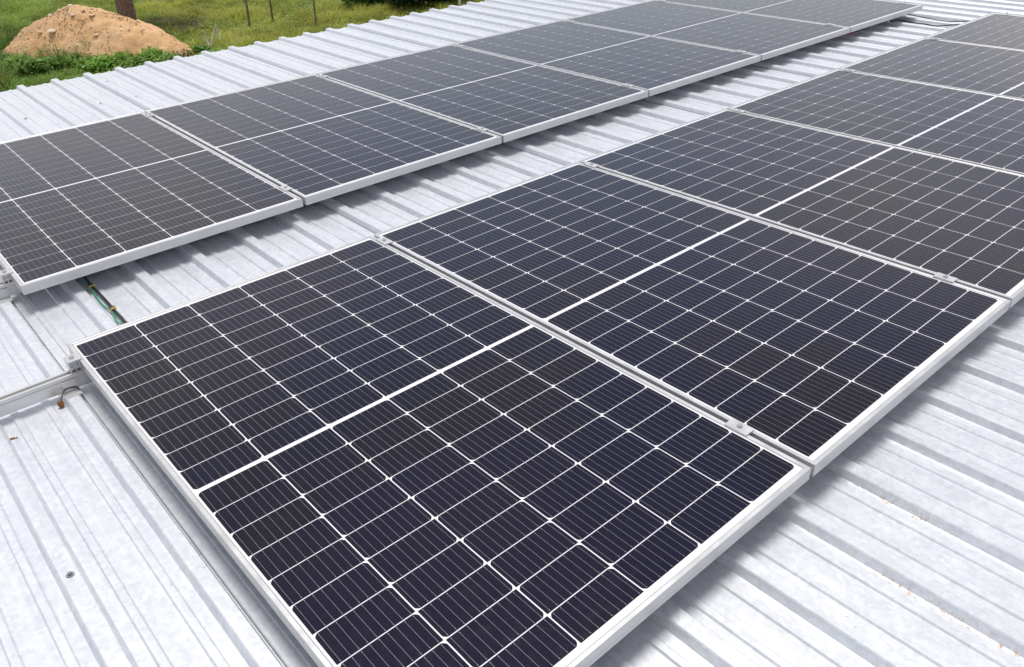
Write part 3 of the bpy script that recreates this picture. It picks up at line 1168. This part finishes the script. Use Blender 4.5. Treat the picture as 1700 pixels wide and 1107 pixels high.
# dead leaves and clods right of the trunk
n = 2600
a = rng.uniform(0, 2 * np.pi, n)
r_ = np.sqrt(rng.random(n))
x = 6.25 + 0.8 * r_ * np.cos(a)
y = 16.35 + 0.9 * r_ * np.sin(a)
P = np.stack([x, y, np.abs(rng.normal(0.02, 0.018, n))], 1)
pal = np.array([(0.28, 0.22, 0.14), (0.17, 0.14, 0.08), (0.40, 0.33, 0.22), (0.16, 0.22, 0.06)])
lm = leaves(P, 0.05, pal[rng.integers(0, 4, n)], 'dead_leaves', LEAF, 0.35)
tag(link('dead_leaves', lm), 'brown patch of dead leaves right of the tree trunk', kind='stuff', cat='dead leaves')
# a few yellow flowers of the meadow
x, y = scatter(420, 6.5, 14, 13.3, 20)
P = np.stack([x, y, rng.uniform(0.10, 0.2, len(x))], 1)
lm = leaves(P, 0.028, np.tile(np.array([[0.55, 0.50, 0.10]]), (len(x), 1)), 'flowers', LEAF, 0.4)
tag(link('flowers', lm), 'tiny yellow flowers dotted over the meadow', kind='stuff', cat='flowers')


def clump_points(n, c, rx, ry, rz, nb=9, inner=0.25):
    """points on the shells of many small clumps filling an ellipsoid"""
    cen = rng.normal(0, 1, (nb, 3))
    cen /= np.linalg.norm(cen, axis=1)[:, None]
    cen *= (rng.random((nb, 1)) ** 0.4) * 0.68
    k = rng.integers(0, nb, n)
    d = rng.normal(0, 1, (n, 3))
    d /= np.linalg.norm(d, axis=1)[:, None]
    rr = rng.uniform(inner, 0.46, n)[:, None]
    p = cen[k] + d * rr
    return np.array(c) + p * np.array([rx, ry, rz]), k


def shrub(name, c, rx, ry, h, n, size, base, label, cat='shrub', nb=9, stems=5, group=None):
    r = bpy.data.objects.new(name, None)
    COL.objects.link(r)
    r.location = (c[0], c[1], 0)
    P, k = clump_points(n, (0, 0, h * 0.52), rx, ry, h * 0.56, nb)
    P[:, 2] = np.maximum(P[:, 2], 0.01)
    kk = (0.75 + 0.5 * rng.random(nb))[k][:, None] * (0.8 + 0.4 * rng.random((n, 1)))
    tn = np.array(base)[None] * kk
    link('foliage', leaves(P, size, tn, 'foliage', LEAF, 0.7), r)
    m = MB()
    for i in range(stems):
        a = 2 * math.pi * i / stems + 0.4
        e = (rx * 0.6 * math.cos(a), ry * 0.6 * math.sin(a), h * 0.75)
        m.tube([(0.02 * math.cos(a), 0.02 * math.sin(a), -0.02), (e[0] * .4, e[1] * .4, h * .4), e], [0.010, 0.007, 0.003], 5)
    link('stem', m.mesh('stem', STEM), r)
    return tag(r, label, cat, group)


shrub('shrub', (3.02, 14.42), 0.42, 0.38, 0.36, 900, 0.10, (0.202, 0.339, 0.074), 'leafy green bush in front of the left foot of the earth heap')
shrub('shrub', (4.12, 13.85), 0.62, 0.34, 0.25, 900, 0.085, (0.22, 0.385, 0.071), 'wide low bush in front of the middle of the earth heap', nb=12)
shrub('shrub', (4.75, 13.70), 0.34, 0.32, 0.30, 600, 0.08, (0.202, 0.355, 0.071), 'small bush between the earth heap and the roof edge')
shrub('shrub', (5.80, 13.76), 0.26, 0.24, 0.22, 460, 0.085, (0.167, 0.326, 0.071), 'dark green plant at the foot of the forked pale stick')
shrub('shrub', (5.25, 13.62), 0.35, 0.28, 0.20, 420, 0.07, (0.10, 0.13, 0.035), 'thin yellowish weed at the right foot of the earth heap')
shrub('shrub', (10.45, 15.15), 0.75, 0.6, 0.55, 1500, 0.12, (0.06, 0.16, 0.06), 'bluish green leafy shrub left of the dark shrub at the top')


def strap_plant(name, c, n, L, base, label, w=0.02, droop=0.5, cat='plant'):
    r = bpy.data.objects.new(name, None)
    COL.objects.link(r)
    r.location = (c[0], c[1], 0)
    for i in range(n):
        a = 2 * math.pi * i / n + random.uniform(-.3, .3)
        l = L * random.uniform(0.7, 1.15)
        out = random.uniform(0.35, 0.9) * droop * 1.4
        V, F = [], []
        ks = 6
        for k in range(ks + 1):
            t_ = k / ks
            rr = l * out * t_
            z = l * (t_ - droop * t_ * t_ * out)
            ww = w * (1 - t_ ** 2.2) * (0.6 + 1.2 * t_ * (1 - t_)) + 0.001
            ca, sa = math.cos(a), math.sin(a)
            V += [(rr * ca - sa * ww, rr * sa + ca * ww, z), (rr * ca, rr * sa, z - ww * 0.5), (rr * ca + sa * ww, rr * sa - ca * ww, z)]
        for k in range(ks):
            for q_ in (0, 1):
                F.append((3 * k + q_, 3 * k + q_ + 1, 3 * k + 4 + q_, 3 * k + 3 + q_))
        col = np.tile(np.array([base]) * random.uniform(0.75, 1.25), (len(V), 1))
        link('leaf', mesh_np('leaf', V, F, [LEAF], col=col, smooth=True), r)
    return tag(r, label, cat)


strap_plant('broad_leaf_plant', (2.33, 13.72), 13, 0.62, (0.17, 0.21, 0.04), 'yellow-green plant with long strap leaves in the far left corner by the roof', 0.024, 0.55)
strap_plant('grass_tuft', (3.38, 14.22), 34, 0.55, (0.09, 0.16, 0.04), 'tall tuft of thin grass in front of the earth heap', 0.006, 0.45, 'grass tuft')
strap_plant('grass_tuft', (3.75, 14.5), 20, 0.42, (0.10, 0.15, 0.04), 'thinner grass tuft growing up the front of the earth heap', 0.005, 0.5, 'grass tuft')


# trees
def tree(name, base, trunk_pts, rads, limbs, crowns, label, base_col, leaf, bark, n_per=1500):
    r = bpy.data.objects.new(name, None)
    COL.objects.link(r)
    r.location = (base[0], base[1], 0)
    m = MB()
    m.tube(spline(trunk_pts, 5), [rads[0] + (rads[1] - rads[0]) * i / (5 * (len(trunk_pts) - 1)) for i in range(5 * (len(trunk_pts) - 1) + 1)], 12)
    link('trunk', m.mesh('trunk', bark, True), r)
    for L in limbs:
        q_ = spline(L, 4)
        link('branch', MB().tube(q_, [0.06 * (1 - 0.8 * i / len(q_)) for i in range(len(q_))], 7).mesh('branch', bark, True), r)
    PP, CC = [], []
    for (c, rx, ry, rz) in crowns:
        P, k = clump_points(n_per, c, rx, ry, rz, 14, 0.1)
        kk = (0.65 + 0.7 * rng.random(14))[k][:, None] * (0.75 + 0.5 * rng.random((n_per, 1)))
        PP.append(P)
        CC.append(np.array(base_col)[None] * kk)
    link('crown', leaves(np.concatenate(PP), leaf, np.concatenate(CC), 'crown', LEAF, 0.8), r)
    return tag(r, label, 'tree')


tree('tree', (5.57, 16.81), [(-0.04, 0.03, -0.1), (-0.02, 0.02, 0.5), (0.02, 0.0, 1.2), (-0.03, 0.08, 2.2), (0.05, 0.1, 3.2)], (0.185, 0.15),
     [[(0, 0.08, 2.2), (0.7, 0.3, 2.9), (1.3, 0.5, 3.6)], [(0, 0.1, 2.6), (-0.6, 0.5, 3.2), (-1.1, 0.8, 3.9)], [(0, 0.1, 3.0), (0.1, 0.9, 3.7), (0.2, 1.3, 4.3)]],
     [((0, 0.5, 4.3), 2.0, 1.9, 1.1), ((1.0, 0.6, 4.0), 1.2, 1.2, 0.8), ((-1.0, 0.9, 4.2), 1.2, 1.1, 0.8)],
     'tree with a bare reddish brown trunk standing behind the earth heap', (0.05, 0.10, 0.025), 0.12, BARK, 2600)
tree('tree', (12.0, 14.9), [(0, 0, -0.1), (0.03, 0, 0.5), (0.0, 0.05, 1.3), (0.05, 0.1, 2.2)], (0.10, 0.05),
     [[(0, 0, 0.5), (-0.5, -0.3, 0.9), (-0.9, -0.5, 1.2)], [(0, 0, 0.7), (0.5, -0.3, 1.1), (0.9, -0.5, 1.5)]],
     [((-0.60, -0.60, 0.40), 1.1, 0.7, 0.55), ((0.55, -0.85, 0.45), 1.1, 0.7, 0.6), ((0.0, 0.2, 1.0), 1.2, 0.9, 0.85), ((0.0, 0.2, 1.9), 1.3, 1.1, 1.0), ((1.3, -0.5, 0.9), 1.0, 0.8, 0.8)],
     'dark green bushy tree beyond the roof at the top of the picture', (0.026, 0.052, 0.016), 0.10, BARK, 3000)

# ------------------------------------------------------------------ stakes, stick, post
def stake(name, x, y, h, r, lx, ly, mat, label, cat, group=None):
    pts = [(0, 0, -0.1), (lx * .4 + 0.006, ly * .4, h * .35), (lx * .7 - 0.006, ly * .7, h * .7), (lx, ly, h)]
    o = link(name, MB().tube(spline(pts, 3), [r * (1 - 0.02 * i) for i in range(10)], 8).mesh(name, mat, True), loc=(x, y, 0))
    return tag(o, label, cat, group)


stake('wooden_stake', 7.43, 15.02, 1.25, 0.026, 0.03, 0.0, WOOD, 'leftmost of three thin stakes in the grass, nearest the forked stick', 'stake', 'thin wooden stakes in the meadow')
stake('wooden_stake', 8.02, 15.10, 1.30, 0.022, 0.02, 0.02, simple('red_brown_wood', (0.17, 0.10, 0.065), 0.85, 0, 0.3, 30), 'reddish brown stake, the middle one of three in the grass', 'stake', 'thin wooden stakes in the meadow')
stake('wooden_stake', 8.59, 14.24, 1.20, 0.020, 0.03, 0.0, WOOD, 'rightmost of the three thin stakes, its foot among leaves by the roof', 'stake', 'thin wooden stakes in the meadow')
stake('white_post', 12.0, 13.55, 0.9, 0.035, 0, 0, WHITEPOST, 'short white post in front of the dark tree by the roof edge', 'post')
fs = bpy.data.objects.new('forked_stick', None)
COL.objects.link(fs)
fs.location = (6.05, 13.95, 0)
tag(fs, 'pale dead forked stick poking up beside the roof edge', 'stick')
dE = Vector((0.76, -0.65, 0))
link('stick', MB().tube([Vector((0, 0, -0.05)), Vector((0, 0, 0.02)) + dE * 0.04, Vector((0, 0, 0.24)) + dE * 0.11, Vector((0, 0, 0.47)) + dE * 0.22],
                        [0.030, 0.032, 0.028, 0.018], 7).mesh('stick', PALEWOOD, True), fs)
link('prong', MB().tube([Vector((0, 0, 0.03)), Vector((0, 0, 0.2)) - dE * 0.02, Vector((0, 0, 0.36)) - dE * 0.055], [0.022, 0.018, 0.013], 7).mesh('prong', PALEWOOD, True), fs)
link('prong', MB().tube([Vector((0, 0, 0.47)) + dE * 0.21, Vector((0, 0, 0.36)) + dE * 0.235, Vector((0, 0, 0.20)) + dE * 0.24], [0.018, 0.016, 0.012], 7).mesh('prong', PALEWOOD, True), fs)
stake('twig', 11.95, 14.9, 0.7, 0.012, 0.25, -0.1, WOOD, 'thin brown twig among the leaves at the top of the picture', 'twig')

print('objects', len(bpy.data.objects))
